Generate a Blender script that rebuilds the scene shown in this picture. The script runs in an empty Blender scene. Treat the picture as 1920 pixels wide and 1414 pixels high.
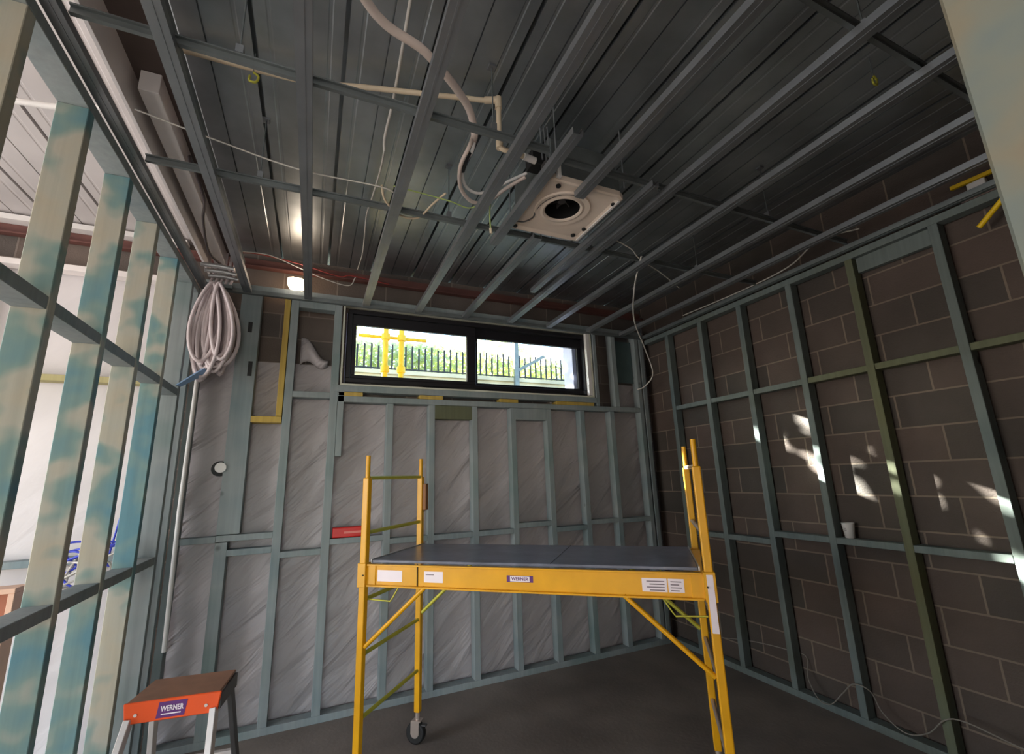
import bpy, bmesh, math, random
from mathutils import Vector, Matrix
random.seed(7)
C = bpy.context.scene.collection
S = bpy.context.scene
# ------------------------------------------------------------------ camera
M = Matrix(((0.9159905, -0.06018882, -0.39665943),
            (-0.39998204, -0.21397995, -0.89119411),
            (-0.03123724, 0.97498199, -0.22007805)))
cd = bpy.data.cameras.new('camera'); cam = bpy.data.objects.new('camera', cd); C.objects.link(cam)
cam.matrix_world = Matrix.Translation((0, 0, 1.55)) @ M.to_4x4()
cd.sensor_width = 36; cd.lens = 837.87 / 1920 * 36; cd.clip_start = 0.02; cd.clip_end = 300
S.camera = cam
# ------------------------------------------------------------------ world, sun, daylight
w = bpy.data.worlds.new('sky'); S.world = w; w.use_nodes = True
nt = w.node_tree; bg = nt.nodes['Background']
sky = nt.nodes.new('ShaderNodeTexSky'); sky.sky_type = 'NISHITA'; sky.sun_disc = False
sky.sun_elevation = math.radians(25); sky.sun_rotation = math.radians(-34)
nt.links.new(sky.outputs['Color'], bg.inputs['Color']); bg.inputs['Strength'].default_value = 1.0
sd = bpy.data.lights.new('sun', 'SUN'); sun = bpy.data.objects.new('sun', sd); C.objects.link(sun)
sd.energy = 120.0; sd.angle = math.radians(0.4); sd.color = (1.0, 0.96, 0.9)
sdir = Vector((1.0, -1.48, -1.786 * math.tan(math.radians(24.5))))
sun.rotation_euler = sdir.to_track_quat('-Z', 'Y').to_euler(); sun.location = (-4, 10, 8)
def area(name, loc, target, sx, sy, power, col):
    d = bpy.data.lights.new(name, 'AREA'); o = bpy.data.objects.new(name, d); C.objects.link(o)
    d.shape = 'RECTANGLE'; d.size = sx; d.size_y = sy; d.energy = power; d.color = col
    o.location = loc; o.rotation_euler = (Vector(target) - Vector(loc)).to_track_quat('-Z', 'Y').to_euler()
    return o
area('daylight_doorway', (-0.9, -2.58, 1.3), (-0.9, 3.4, 1.3), 1.9, 2.4, 58, (1.0, 0.97, 0.94))
area('daylight_side_opening', (-4.28, 1.6, 1.5), (0, 1.6, 2.3), 2.6, 2.3, 130, (1.0, 0.97, 0.96))
S.view_settings.view_transform = 'Standard'; S.view_settings.look = 'None'
S.view_settings.gamma = 1; S.view_settings.use_curve_mapping = False
S.view_settings.exposure = 0.0

# ------------------------------------------------------------------ materials
def lin(r, g, b):
    f = lambda v: ((v / 255 + 0.055) / 1.055) ** 2.4 if v > 10 else v / 255 / 12.92
    return (f(r), f(g), f(b), 1)
def base_mat(name):
    m = bpy.data.materials.new(name); m.use_nodes = True
    return m, m.node_tree, m.node_tree.nodes['Principled BSDF']
def mat(name, col, rough=0.6, metal=0.0, var=0.15, scale=6.0, bump=0.0, bscale=60.0, emit=None, spec=None):
    m, t, b = base_mat(name); N = t.nodes; L = t.links
    tc = N.new('ShaderNodeTexCoord'); no = N.new('ShaderNodeTexNoise'); no.inputs['Scale'].default_value = scale
    no.inputs['Detail'].default_value = 4
    L.new(tc.outputs['Object'], no.inputs['Vector'])
    rp = N.new('ShaderNodeValToRGB')
    rp.color_ramp.elements[0].position = 0.3; rp.color_ramp.elements[1].position = 0.7
    rp.color_ramp.elements[0].color = tuple(c * (1 - var) for c in col[:3]) + (1,)
    rp.color_ramp.elements[1].color = tuple(min(1, c * (1 + var)) for c in col[:3]) + (1,)
    L.new(no.outputs['Fac'], rp.inputs['Fac']); L.new(rp.outputs['Color'], b.inputs['Base Color'])
    b.inputs['Roughness'].default_value = rough; b.inputs['Metallic'].default_value = metal
    if spec is not None: b.inputs['Specular IOR Level'].default_value = spec
    if bump:
        n2 = N.new('ShaderNodeTexNoise'); n2.inputs['Scale'].default_value = bscale
        L.new(tc.outputs['Object'], n2.inputs['Vector'])
        bp = N.new('ShaderNodeBump'); bp.inputs['Strength'].default_value = bump; bp.inputs['Distance'].default_value = 0.01
        L.new(n2.outputs['Fac'], bp.inputs['Height']); L.new(bp.outputs['Normal'], b.inputs['Normal'])
    if emit:
        b.inputs['Emission Color'].default_value = emit[0]; b.inputs['Emission Strength'].default_value = emit[1]
    return m
def timber(name, cols, zs=1.3, grain=0.25, rough=0.75):
    """treated pine: big soft stain patches, grain running with the height or length, knots"""
    m, t, b = base_mat(name); N = t.nodes; L = t.links
    tc = N.new('ShaderNodeTexCoord')
    no = N.new('ShaderNodeTexNoise'); no.inputs['Scale'].default_value = zs; no.inputs['Detail'].default_value = 3
    no.inputs['Roughness'].default_value = 0.6
    L.new(tc.outputs['Object'], no.inputs['Vector'])
    rp = N.new('ShaderNodeValToRGB'); e = rp.color_ramp.elements
    while len(e) < len(cols): e.new(0.5)
    for i, (p, c) in enumerate(cols): e[i].position = p; e[i].color = c
    L.new(no.outputs['Fac'], rp.inputs['Fac'])
    mp = N.new('ShaderNodeMapping'); mp.inputs['Scale'].default_value = (45, 45, 1.5)
    L.new(tc.outputs['Object'], mp.inputs['Vector'])
    g = N.new('ShaderNodeTexNoise'); g.inputs['Scale'].default_value = 1.0; g.inputs['Detail'].default_value = 5
    L.new(mp.outputs['Vector'], g.inputs['Vector'])
    gr = N.new('ShaderNodeValToRGB'); gr.color_ramp.elements[0].position = 0.3; gr.color_ramp.elements[1].position = 0.7
    gr.color_ramp.elements[0].color = (1 - grain,) * 3 + (1,); gr.color_ramp.elements[1].color = (1, 1, 1, 1)
    L.new(g.outputs['Fac'], gr.inputs['Fac'])
    mx = N.new('ShaderNodeMix'); mx.data_type = 'RGBA'; mx.blend_type = 'MULTIPLY'; mx.inputs[0].default_value = 1
    L.new(rp.outputs['Color'], mx.inputs[6]); L.new(gr.outputs['Color'], mx.inputs[7])
    vo = N.new('ShaderNodeTexVoronoi'); vo.inputs['Scale'].default_value = 2.2; vo.feature = 'F1'
    L.new(tc.outputs['Object'], vo.inputs['Vector'])
    kr = N.new('ShaderNodeValToRGB'); kr.color_ramp.elements[0].position = 0.035; kr.color_ramp.elements[1].position = 0.07
    kr.color_ramp.elements[0].color = lin(70, 52, 32); kr.color_ramp.elements[1].color = (1, 1, 1, 1)
    L.new(vo.outputs['Distance'], kr.inputs['Fac'])
    mk = N.new('ShaderNodeMix'); mk.data_type = 'RGBA'; mk.blend_type = 'MULTIPLY'; mk.inputs[0].default_value = 1
    L.new(mx.outputs[2], mk.inputs[6]); L.new(kr.outputs['Color'], mk.inputs[7])
    L.new(mk.outputs[2], b.inputs['Base Color']); b.inputs['Roughness'].default_value = rough
    bp = N.new('ShaderNodeBump'); bp.inputs['Strength'].default_value = 0.15; bp.inputs['Distance'].default_value = 0.004
    L.new(g.outputs['Fac'], bp.inputs['Height']); L.new(bp.outputs['Normal'], b.inputs['Normal'])
    return m
def block_mat(name, ax, cols, mortar, off=(0, 0)):
    m, t, b = base_mat(name); N = t.nodes; L = t.links
    ge = N.new('ShaderNodeNewGeometry'); sp = N.new('ShaderNodeSeparateXYZ'); L.new(ge.outputs['Position'], sp.inputs[0])
    cb = N.new('ShaderNodeCombineXYZ'); L.new(sp.outputs[ax], cb.inputs[0]); L.new(sp.outputs[2], cb.inputs[1])
    mp = N.new('ShaderNodeMapping'); mp.inputs['Location'].default_value = (off[0], off[1], 0); L.new(cb.outputs[0], mp.inputs['Vector'])
    br = N.new('ShaderNodeTexBrick'); br.inputs['Scale'].default_value = 1; br.inputs['Brick Width'].default_value = 0.4
    br.inputs['Row Height'].default_value = 0.2; br.inputs['Mortar Size'].default_value = 0.006; br.inputs['Mortar Smooth'].default_value = 0.3
    br.inputs['Bias'].default_value = 0.0
    br.inputs['Color1'].default_value = cols[0]; br.inputs['Color2'].default_value = cols[1]; br.inputs['Mortar'].default_value = mortar
    L.new(mp.outputs[0], br.inputs['Vector'])
    no = N.new('ShaderNodeTexNoise'); no.inputs['Scale'].default_value = 2.2; no.inputs['Detail'].default_value = 6
    L.new(mp.outputs[0], no.inputs['Vector'])
    rp = N.new('ShaderNodeValToRGB'); rp.color_ramp.elements[0].position = 0.3; rp.color_ramp.elements[1].position = 0.72
    rp.color_ramp.elements[0].color = (0.72, 0.7, 0.68, 1); rp.color_ramp.elements[1].color = (1.15, 1.1, 1.08, 1)
    L.new(no.outputs['Fac'], rp.inputs['Fac'])
    mx = N.new('ShaderNodeMix'); mx.data_type = 'RGBA'; mx.blend_type = 'MULTIPLY'; mx.inputs[0].default_value = 1
    L.new(br.outputs['Color'], mx.inputs[6]); L.new(rp.outputs['Color'], mx.inputs[7]); L.new(mx.outputs[2], b.inputs['Base Color'])
    b.inputs['Roughness'].default_value = 0.8
    fn = N.new('ShaderNodeTexNoise'); fn.inputs['Scale'].default_value = 90; L.new(mp.outputs[0], fn.inputs['Vector'])
    ma = N.new('ShaderNodeMath'); ma.operation = 'MULTIPLY_ADD'; ma.inputs[1].default_value = -1.0
    L.new(br.outputs['Fac'], ma.inputs[0]); L.new(fn.outputs['Fac'], ma.inputs[2])
    bp = N.new('ShaderNodeBump'); bp.inputs['Strength'].default_value = 0.5; bp.inputs['Distance'].default_value = 0.006
    L.new(ma.outputs[0], bp.inputs['Height']); L.new(bp.outputs['Normal'], b.inputs['Normal'])
    return m
def wrap_mat(name, col, amp=0.6):
    m, t, b = base_mat(name); N = t.nodes; L = t.links
    ge = N.new('ShaderNodeTexCoord')
    m0 = N.new('ShaderNodeMapping'); m0.inputs['Rotation'].default_value = (0, math.radians(42), 0)
    mp = N.new('ShaderNodeMapping'); mp.inputs['Scale'].default_value = (1.0, 1, 5.0)
    L.new(ge.outputs['Object'], m0.inputs['Vector']); L.new(m0.outputs[0], mp.inputs['Vector'])
    n1 = N.new('ShaderNodeTexNoise'); n1.inputs['Scale'].default_value = 1.6; n1.inputs['Detail'].default_value = 4
    n1.inputs['Distortion'].default_value = 0.6
    L.new(mp.outputs[0], n1.inputs['Vector'])
    n2 = N.new('ShaderNodeTexNoise'); n2.inputs['Scale'].default_value = 1.4; n2.inputs['Detail'].default_value = 3
    L.new(ge.outputs['Object'], n2.inputs['Vector'])
    rp = N.new('ShaderNodeValToRGB'); rp.color_ramp.elements[0].position = 0.3; rp.color_ramp.elements[1].position = 0.7
    rp.color_ramp.elements[0].color = tuple(c * 0.8 for c in col[:3]) + (1,); rp.color_ramp.elements[1].color = col
    L.new(n2.outputs['Fac'], rp.inputs['Fac']); L.new(rp.outputs['Color'], b.inputs['Base Color'])
    b.inputs['Roughness'].default_value = 0.5
    bp = N.new('ShaderNodeBump'); bp.inputs['Strength'].default_value = amp; bp.inputs['Distance'].default_value = 0.05
    L.new(n1.outputs['Fac'], bp.inputs['Height']); L.new(bp.outputs['Normal'], b.inputs['Normal'])
    return m
def glass_mat(name):
    m = bpy.data.materials.new(name); m.use_nodes = True; t = m.node_tree; N = t.nodes; L = t.links
    N.remove(N['Principled BSDF'])
    tr = N.new('ShaderNodeBsdfTransparent'); gl = N.new('ShaderNodeBsdfGlossy'); gl.inputs['Roughness'].default_value = 0.02
    tr.inputs['Color'].default_value = (0.93, 0.96, 0.95, 1)
    mx = N.new('ShaderNodeMixShader'); mx.inputs[0].default_value = 0.05
    L.new(tr.outputs[0], mx.inputs[1]); L.new(gl.outputs[0], mx.inputs[2])
    L.new(mx.outputs[0], N['Material Output'].inputs['Surface'])
    return m
T = {}
T['near'] = timber('stained_pine', [(0.37, lin(104, 150, 162)), (0.47, lin(134, 162, 156)), (0.53, lin(186, 186, 172)), (0.62, lin(190, 184, 164)), (0.72, lin(130, 160, 158))], 2.6, 0.12)
T['door'] = timber('dull_stained_pine', [(0.34, lin(84, 94, 94)), (0.45, lin(96, 100, 92)), (0.55, lin(106, 100, 84)), (0.66, lin(108, 94, 78)), (0.74, lin(86, 96, 92))], 9.0, 0.06)
T['far'] = timber('blue_green_pine', [(0.3, lin(118, 136, 140)), (0.5, lin(148, 156, 156)), (0.7, lin(122, 140, 138))], 1.5, 0.15)
T['right'] = timber('dull_green_pine', [(0.3, lin(88, 102, 102)), (0.5, lin(110, 120, 117)), (0.72, lin(92, 100, 90))], 1.6, 0.2)
T['yellow'] = timber('yellow_pine', [(0.3, lin(190, 160, 70)), (0.7, lin(206, 176, 96))], 2.0, 0.2)
T['pale'] = timber('pale_yellow_pine', [(0.3, lin(176, 166, 116)), (0.7, lin(190, 180, 134))], 2.0, 0.15)
T['olive'] = timber('olive_pine', [(0.3, lin(98, 98, 66)), (0.55, lin(100, 104, 80)), (0.75, lin(90, 104, 98))], 1.4, 0.2)
galv = mat('galvanised_steel', lin(142, 145, 148), 0.42, 0.75, 0.12, 5)
galv_d = mat('dull_galvanised_steel', lin(120, 126, 126), 0.5, 0.6, 0.15, 8)
deckm = mat('galvanised_deck', lin(172, 178, 181), 0.36, 0.85, 0.22, 3.5, 0.05, 12)
gapm = mat('deck_rib_shadow_gap', lin(30, 32, 34), 0.7, 0.2)
conc = mat('dark_concrete', lin(124, 114, 106), 0.85, 0, 0.25, 2.0, 0.15, 40)
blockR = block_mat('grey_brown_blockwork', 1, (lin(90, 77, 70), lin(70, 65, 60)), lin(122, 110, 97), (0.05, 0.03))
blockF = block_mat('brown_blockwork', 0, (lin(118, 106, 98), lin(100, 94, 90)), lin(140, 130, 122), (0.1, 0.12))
wrap = wrap_mat('grey_wall_wrap', lin(188, 180, 181), 1.0)
wrapL = wrap_mat('lit_wall_wrap', lin(226, 220, 220), 0.2)  # same wrap, with the next room's stronger daylight painted into a lighter colour
redst = mat('red_oxide_steel', lin(106, 68, 62), 0.6, 0.1, 0.2)
creamst = mat('pale_painted_steel', lin(236, 228, 224), 0.5, 0.1, 0.08, 3)
brownst = mat('brown_grey_steel', lin(96, 82, 76), 0.6, 0.2, 0.15, 5)
cream = mat('cream_pvc', lin(214, 196, 168), 0.45, 0, 0.06)
whitep = mat('white_pvc', lin(226, 222, 218), 0.4, 0, 0.04)
pinkp = mat('pinkish_grey_insulation', lin(206, 190, 180), 0.6, 0, 0.08)
cablem = mat('pale_grey_cable', lin(214, 200, 200), 0.5, 0, 0.1, 12)
wcable = mat('white_cable', lin(210, 205, 196), 0.5, 0, 0.08)
greencable = mat('green_yellow_wire', lin(170, 190, 110), 0.5)
bluecable = mat('blue_cable', lin(70, 84, 214), 0.5)
redcable = mat('red_cable', lin(150, 54, 48), 0.5)
blackm = mat('black_rubber', lin(26, 26, 26), 0.6, 0, 0.1)
frame_m = mat('black_aluminium', lin(34, 32, 36), 0.45, 0.2, 0.05)
reveal = mat('primed_reveal', lin(214, 214, 196), 0.6, 0, 0.05)
yel = mat('yellow_powdercoat', lin(222, 160, 10), 0.38, 0.0, 0.1, 7)
yelg = mat('yellow_green_zinc', lin(190, 186, 70), 0.4, 0.3, 0.1)
zinc = mat('zinc_rung', lin(196, 180, 170), 0.35, 0.6, 0.1)
ply = mat('dark_grey_platform', lin(104, 108, 122), 0.3, 0.0, 0.3, 7, 0.08, 40)
edge = mat('aluminium_edge', lin(190, 190, 190), 0.4, 0.7, 0.05)
paper = mat('white_sticker', lin(236, 224, 228), 0.5, 0, 0.03)
purple = mat('purple_print', lin(92, 40, 110), 0.5, 0, 0.05)
greyp = mat('grey_print', lin(120, 104, 110), 0.5)
orange = mat('orange_plastic', lin(232, 84, 28), 0.4, 0, 0.08)
obrown = mat('brown_worn_top', lin(150, 108, 84), 0.5, 0, 0.15, 12)
alum = mat('ladder_aluminium', lin(214, 206, 202), 0.4, 0.4, 0.08)
dgrey = mat('dark_grey_plastic', lin(70, 68, 68), 0.5)
styro = mat('ivory_panel', lin(222, 206, 190), 0.6, 0, 0.06, 8)
redp = mat('red_plastic', lin(206, 40, 36), 0.4)
yelp = mat('yellow_plastic', lin(238, 196, 20), 0.45)
greenboard = mat('dark_green_sheet', lin(78, 96, 96), 0.6)
bluecl = mat('pale_blue_plastic', lin(140, 172, 210), 0.4)
pinkwood = mat('pink_pine', lin(222, 182, 156), 0.6, 0, 0.1)
warm = mat('lit_diffuser', lin(255, 236, 205), 0.5, 0, 0.02, emit=(lin(255, 222, 184), 6.0))
glass = glass_mat('clear_glass')
darkhole = mat('black_fan', lin(14, 14, 14), 0.5)
outw = mat('pale_render', lin(206, 196, 170), 0.8, 0, 0.2, 1.5)
grassm = mat('dry_grass', lin(160, 154, 128), 0.9, 0, 0.3, 3)
def leafm(name, col):
    m, t, b = base_mat(name); N = t.nodes; L = t.links
    b.inputs['Base Color'].default_value = col; b.inputs['Roughness'].default_value = 0.6
    tl = N.new('ShaderNodeBsdfTranslucent'); tl.inputs['Color'].default_value = (col[0] * 1.3, col[1] * 1.3, col[2] * 0.8, 1)
    mx = N.new('ShaderNodeMixShader'); mx.inputs[0].default_value = 0.5
    L.new(b.outputs[0], mx.inputs[1]); L.new(tl.outputs[0], mx.inputs[2]); L.new(mx.outputs[0], N['Material Output'].inputs['Surface'])
    return m
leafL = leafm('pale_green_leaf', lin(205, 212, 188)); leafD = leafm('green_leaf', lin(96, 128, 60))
bark = mat('bark', lin(92, 78, 62), 0.9, 0, 0.2, 8)

# ------------------------------------------------------------------ mesh helpers
class MB:
    def __init__(s): s.v = []; s.f = []; s.sm = []
    def add(s, vs, fs, sm=False):
        o = len(s.v); s.v += [Vector(v) for v in vs]
        for f in fs: s.f.append([i + o for i in f]); s.sm.append(sm)
        return s
    def box(s, a, b):
        x0, y0, z0 = (min(a[i], b[i]) for i in range(3)); x1, y1, z1 = (max(a[i], b[i]) for i in range(3))
        return s.add([(x0, y0, z0), (x1, y0, z0), (x1, y1, z0), (x0, y1, z0), (x0, y0, z1), (x1, y0, z1), (x1, y1, z1), (x0, y1, z1)],
                     [(0, 3, 2, 1), (4, 5, 6, 7), (0, 1, 5, 4), (1, 2, 6, 5), (2, 3, 7, 6), (3, 0, 4, 7)])
    def bar(s, p, q, w, h, up=(0, 0, 1)):
        p, q = Vector(p), Vector(q); d = (q - p).normalized(); u = Vector(up)
        if abs(d.dot(u)) > 0.98: u = Vector((0, 1, 0))
        x = d.cross(u).normalized() * w / 2; z = x.cross(d).normalized() * h / 2
        vs = [p - x - z, p + x - z, p + x + z, p - x + z, q - x - z, q + x - z, q + x + z, q - x + z]
        return s.add(vs, [(0, 1, 2, 3), (7, 6, 5, 4), (0, 4, 5, 1), (1, 5, 6, 2), (2, 6, 7, 3), (3, 7, 4, 0)])
    def tube(s, pts, r, n=10, closed=False, cap=True):
        pts = [Vector(p) for p in pts]; k = len(pts); rings = []
        prev = None
        for i, p in enumerate(pts):
            a = pts[i - 1] if (i > 0 or closed) else p; b = pts[(i + 1) % k] if (i < k - 1 or closed) else p
            d = (b - a).normalized()
            if prev is None:
                u = Vector((0, 0, 1)) if abs(d.z) < 0.9 else Vector((1, 0, 0)); x = d.cross(u).normalized()
            else: x = (prev - d * prev.dot(d)).normalized()
            prev = x; y = d.cross(x)
            rr = r[i] if isinstance(r, (list, tuple)) else r
            rings.append([p + (x * math.cos(2 * math.pi * j / n) + y * math.sin(2 * math.pi * j / n)) * rr for j in range(n)])
        vs = [v for R in rings for v in R]; fs = []
        for i in range(k if closed else k - 1):
            for j in range(n):
                a = i * n + j; b = i * n + (j + 1) % n; c = ((i + 1) % k) * n + (j + 1) % n; d = ((i + 1) % k) * n + j
                fs.append((a, b, c, d))
        s.add(vs, fs, True)
        if cap and not closed:
            s.add(rings[0], [tuple(range(n))[::-1]]); s.add(rings[-1], [tuple(range(n))])
        return s
    def prism(s, poly, axis, a, b, sm=False):
        """poly = list of 2-D points; extruded along axis from a to b"""
        def P(u, v, w):
            return {0: (w, u, v), 1: (u, w, v), 2: (u, v, w)}[axis]
        n = len(poly); vs = [P(u, v, a) for u, v in poly] + [P(u, v, b) for u, v in poly]
        fs = [tuple(range(n))[::-1], tuple(range(n, 2 * n))] + [(i, (i + 1) % n, n + (i + 1) % n, n + i) for i in range(n)]
        return s.add(vs, fs, sm)
    def build(s, name, m, parent=None, bevel=0, off=None, label=None, seg=1):
        me = bpy.data.meshes.new(name)
        o_ = Vector(off) if off is not None else (Vector(parent.get('_o', (0, 0, 0))) if parent is not None else Vector((0, 0, 0)))
        me.from_pydata([tuple(v - o_) for v in s.v], [], s.f); me.update()
        bm = bmesh.new(); bm.from_mesh(me); bmesh.ops.recalc_face_normals(bm, faces=bm.faces); bm.to_mesh(me); bm.free()
        for p, q in zip(me.polygons, s.sm): p.use_smooth = q
        me.materials.append(m)
        o = bpy.data.objects.new(name, me); C.objects.link(o)
        if parent is not None: o.parent = parent
        if bevel:
            b = o.modifiers.new('bevel', 'BEVEL'); b.width = bevel; b.segments = seg; b.limit_method = 'ANGLE'
        if label: o['label'] = label
        return o
def settop(o, label, cat, group=None, kind=None):
    if label: o['label'] = label
    if cat: o['category'] = cat
    if group: o['group'] = group
    if kind: o['kind'] = kind
    return o
ORI = {}
def thing(name, label, cat, loc=(0, 0, 0), group=None, world=True, rot=0, kind=None):
    o = bpy.data.objects.new(name, None); C.objects.link(o); o.location = loc; o.rotation_euler = (0, 0, rot)
    o.empty_display_size = 0.1
    settop(o, label, cat, group, kind)
    ORI[o.name] = Vector(loc) if world else Vector((0, 0, 0))
    return o
def part(mb, name, m, parent, bevel=0, label=None, seg=1):
    root = parent
    while root.parent is not None: root = root.parent
    return mb.build(name, m, parent, bevel, ORI.get(root.name, Vector((0, 0, 0))), label, seg)
def single(mb, name, m, label, cat, loc, group=None, bevel=0, kind=None, seg=1):
    o = mb.build(name, m, None, bevel, loc, seg=seg); o.location = loc
    return settop(o, label, cat, group, kind)
def struct(mb, name, m, bevel=0):
    o = mb.build(name, m, None, bevel); o['kind'] = 'structure'; return o
def curve(pts, n=8):
    """Catmull-Rom through the points"""
    P = [Vector(p) for p in pts]; P = [P[0] * 2 - P[1]] + P + [P[-1] * 2 - P[-2]]; out = []
    for i in range(1, len(P) - 2):
        for k in range(n):
            t = k / n; a, b, c, d = P[i - 1], P[i], P[i + 1], P[i + 2]
            out.append(0.5 * ((2 * b) + (c - a) * t + (2 * a - 5 * b + 4 * c - d) * t * t + (3 * b - a - 3 * c + d) * t ** 3))
    out.append(P[-2]); return out
def text_mesh(txt, size, name, m, parent, mtx, label=None, bold=0.0, sx=1.0):
    cu = bpy.data.curves.new(name, 'FONT'); cu.body = txt; cu.size = size; cu.align_x = 'CENTER'; cu.align_y = 'CENTER'
    cu.extrude = 0.0006; cu.offset = bold
    to = bpy.data.objects.new(name, cu); C.objects.link(to)
    bpy.context.view_layer.update()
    me = bpy.data.meshes.new_from_object(to.evaluated_get(bpy.context.evaluated_depsgraph_get()))
    bpy.data.objects.remove(to); me.materials.clear(); me.materials.append(m)
    me.transform(mtx @ Matrix.Diagonal((sx, 1, 1, 1)))
    o = bpy.data.objects.new(name, me); C.objects.link(o); o.parent = parent
    if label: o['label'] = label
    return o

# ================================================================== THE SETTING
XL, XR, YF, ZD = -0.82, 3.28, 3.80, 3.36
struct(MB().box((-4.3, -2.6, -0.12), (3.5, 3.99, 0)), 'floor', conc)
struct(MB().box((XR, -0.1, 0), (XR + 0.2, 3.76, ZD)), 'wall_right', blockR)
# far wall: blockwork with the opening for window_1
OX0, OX1, OZ0, OZ1 = 0.19, 2.49, 2.33, 2.955
wf = MB()
wf.box((-4.3, YF, 0), (OX0, 3.98, ZD)).box((OX1, YF, 0), (XR + 0.2, 3.98, ZD))
wf.box((OX0, YF, 0), (OX1, 3.98, OZ0)).box((OX0, YF, OZ1), (OX1, 3.98, ZD))
struct(wf, 'wall_far', blockF)
struct(MB().box((0.5, -0.16, 0), (XR + 0.2, -0.1, ZD)), 'wall_near', blockF)
wb_ = MB().box((-4.5, -2.8, 0), (-1.9, -2.6, ZD)).box((0.1, -2.8, 0), (0.7, -2.6, ZD)).box((-1.9, -2.8, 2.55), (0.1, -2.6, ZD))
struct(wb_, 'wall_back', blockF)
struct(MB().box((0.5, -2.6, 0), (0.7, -0.16, ZD)), 'wall_side', blockF)
struct(MB().box((-4.5, -2.6, 0), (-4.3, 0.25, ZD)).box((-4.5, 2.95, 0), (-4.3, 3.98, ZD)).box((-4.5, 0.25, 0), (-4.3, 2.95, 0.3)).box((-4.5, 0.25, 2.7), (-4.3, 2.95, ZD)), 'wall_left', blockF)
# wall wrap on the inner face of the blockwork, cut round the window
def sheet(x0, x1, z0, z1, y, nx, nz, amp=0.006, seed=0):
    rnd = random.Random(seed); mb = MB(); vs = []
    for j in range(nz + 1):
        for i in range(nx + 1):
            x = x0 + (x1 - x0) * i / nx; z = z0 + (z1 - z0) * j / nz
            u = -x * 0.67 + z * 0.74; v = x * 0.74 + z * 0.67
            q = u + 0.035 * math.sin(3.1 * v + seed) + 0.02 * math.sin(7.3 * v + 2 * seed)
            e = (0.5 + 0.5 * math.sin(1.9 * v + 3.3 * u + seed))
            d = amp * (2.2 * e * (abs(math.sin(11 * q + seed)) ** 0.6 - 0.6) + 0.9 * math.sin(27 * q + 2 * math.sin(2 * v)) * (1 - e) + 0.5 * math.sin(5 * v + 9 * u))
            vs.append((x, y + d * 0.5, z))
    n = len(vs); vs += [(v[0], v[1] + 0.002, v[2]) for v in vs]
    W = nx + 1; fs = []
    for j in range(nz):
        for i in range(nx):
            a = j * W + i; fs.append((a, a + 1, a + 1 + W, a + W)); fs.append((n + a + W, n + a + 1 + W, n + a + 1, n + a))
    mb.add(vs, fs, True); return mb
single(sheet(-0.78, 3.24, 0.03, 2.17, 3.767, 260, 150, 0.014, 1), 'wall_wrap', wrap,
       'grey creased building wrap sheet behind the studs below the window', 'wall wrap', (1.2, 3.748, 0))
single(sheet(-0.78, -0.46, 2.12, 2.52, 3.767, 30, 30, 0.006, 2), 'wall_wrap', wrap, 'small upper piece of wall wrap behind the hanging cable coil', 'wall wrap', (-0.62, 3.744, 2.12))
single(sheet(-0.44, 0.1, 2.13, 2.47, 3.767, 40, 30, 0.006, 3), 'wall_wrap', wrap, 'upper strip of grey wall wrap left of the window jamb', 'wall wrap', (-0.2, 3.742, 2.13))
single(sheet(2.8, 3.17, 2.12, 2.47, 3.767, 30, 30, 0.006, 4), 'wall_wrap', wrap, 'upper piece of grey wall wrap right of the window below the green sheet', 'wall wrap', (2.98, 3.744, 2.12))
single(sheet(-4.1, -0.93, 0.03, 3.0, 3.767, 120, 100, 0.004, 5), 'wall_wrap', wrapL, 'wall wrap in the next room, bright light put into its colour, seen through the left studs', 'wall wrap', (-2.4, 3.745, 0))
# torn flap of wrap left of the window
fl = MB(); vs = []
for j in range(9):
    for i in range(9):
        u, v = i / 8, j / 8
        x = -0.14 + 0.2 * u; z = 2.46 + 0.22 * v * (1 - 0.75 * u) + 0.03 * math.sin(6 * u)
        vs.append((x, 3.735 - 0.035 * math.sin(math.pi * v) * (0.4 + u), z))
fl.add(vs, [(j * 9 + i, j * 9 + i + 1, j * 9 + i + 10, j * 9 + i + 9) for j in range(8) for i in range(8)], True)
so = single(fl, 'wrap_flap', wrap, 'torn folded flap of wrap curling off the wall left of the window', 'wrap flap', (-0.05, 3.73, 2.46))
so.modifiers.new('s', 'SOLIDIFY').thickness = 0.002

# ribbed steel deck (ceiling): pans 0.35 m wide with dovetail ribs and two shallow stiffeners, running with y
prof = []; x = -4.2 - 0.32 + 0.0; x = -4.17
while x < 3.2:
    prof += [(x, ZD), (x + 0.045, ZD), (x + 0.05, ZD + 0.0025), (x + 0.06, ZD + 0.0025), (x + 0.065, ZD), 
             (x + 0.155, ZD), (x + 0.156, ZD + 0.014), (x + 0.161, ZD + 0.014), (x + 0.162, ZD), (x + 0.27, ZD), (x + 0.275, ZD + 0.0025), (x + 0.285, ZD + 0.0025), (x + 0.29, ZD),
             (x + 0.332, ZD), (x + 0.328, ZD + 0.09), (x + 0.354, ZD + 0.09), (x + 0.35, ZD)]
    x += 0.35
def deck(pf, xa, xb, m):
    dk = MB(); n = len(pf)
    dk.add([(p[0], -2.6, p[1]) for p in pf] + [(p[0], 3.99, p[1]) for p in pf], [(i, i + 1, n + i + 1, n + i) for i in range(n - 1)])
    dk.box((xa, -2.6, ZD + 0.089), (xb, 3.99, ZD + 0.2))
    struct(dk, 'ceiling', m)
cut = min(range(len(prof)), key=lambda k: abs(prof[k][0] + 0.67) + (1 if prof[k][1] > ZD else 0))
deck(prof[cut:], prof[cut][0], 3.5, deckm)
deck(prof[:cut + 1], -4.5, prof[cut][0], mat('lit_next_room_deck', lin(206, 200, 198), 0.45, 0.1, 0.08, 2))  # same deck, paler: the next room's brighter light is put into the colour

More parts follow.
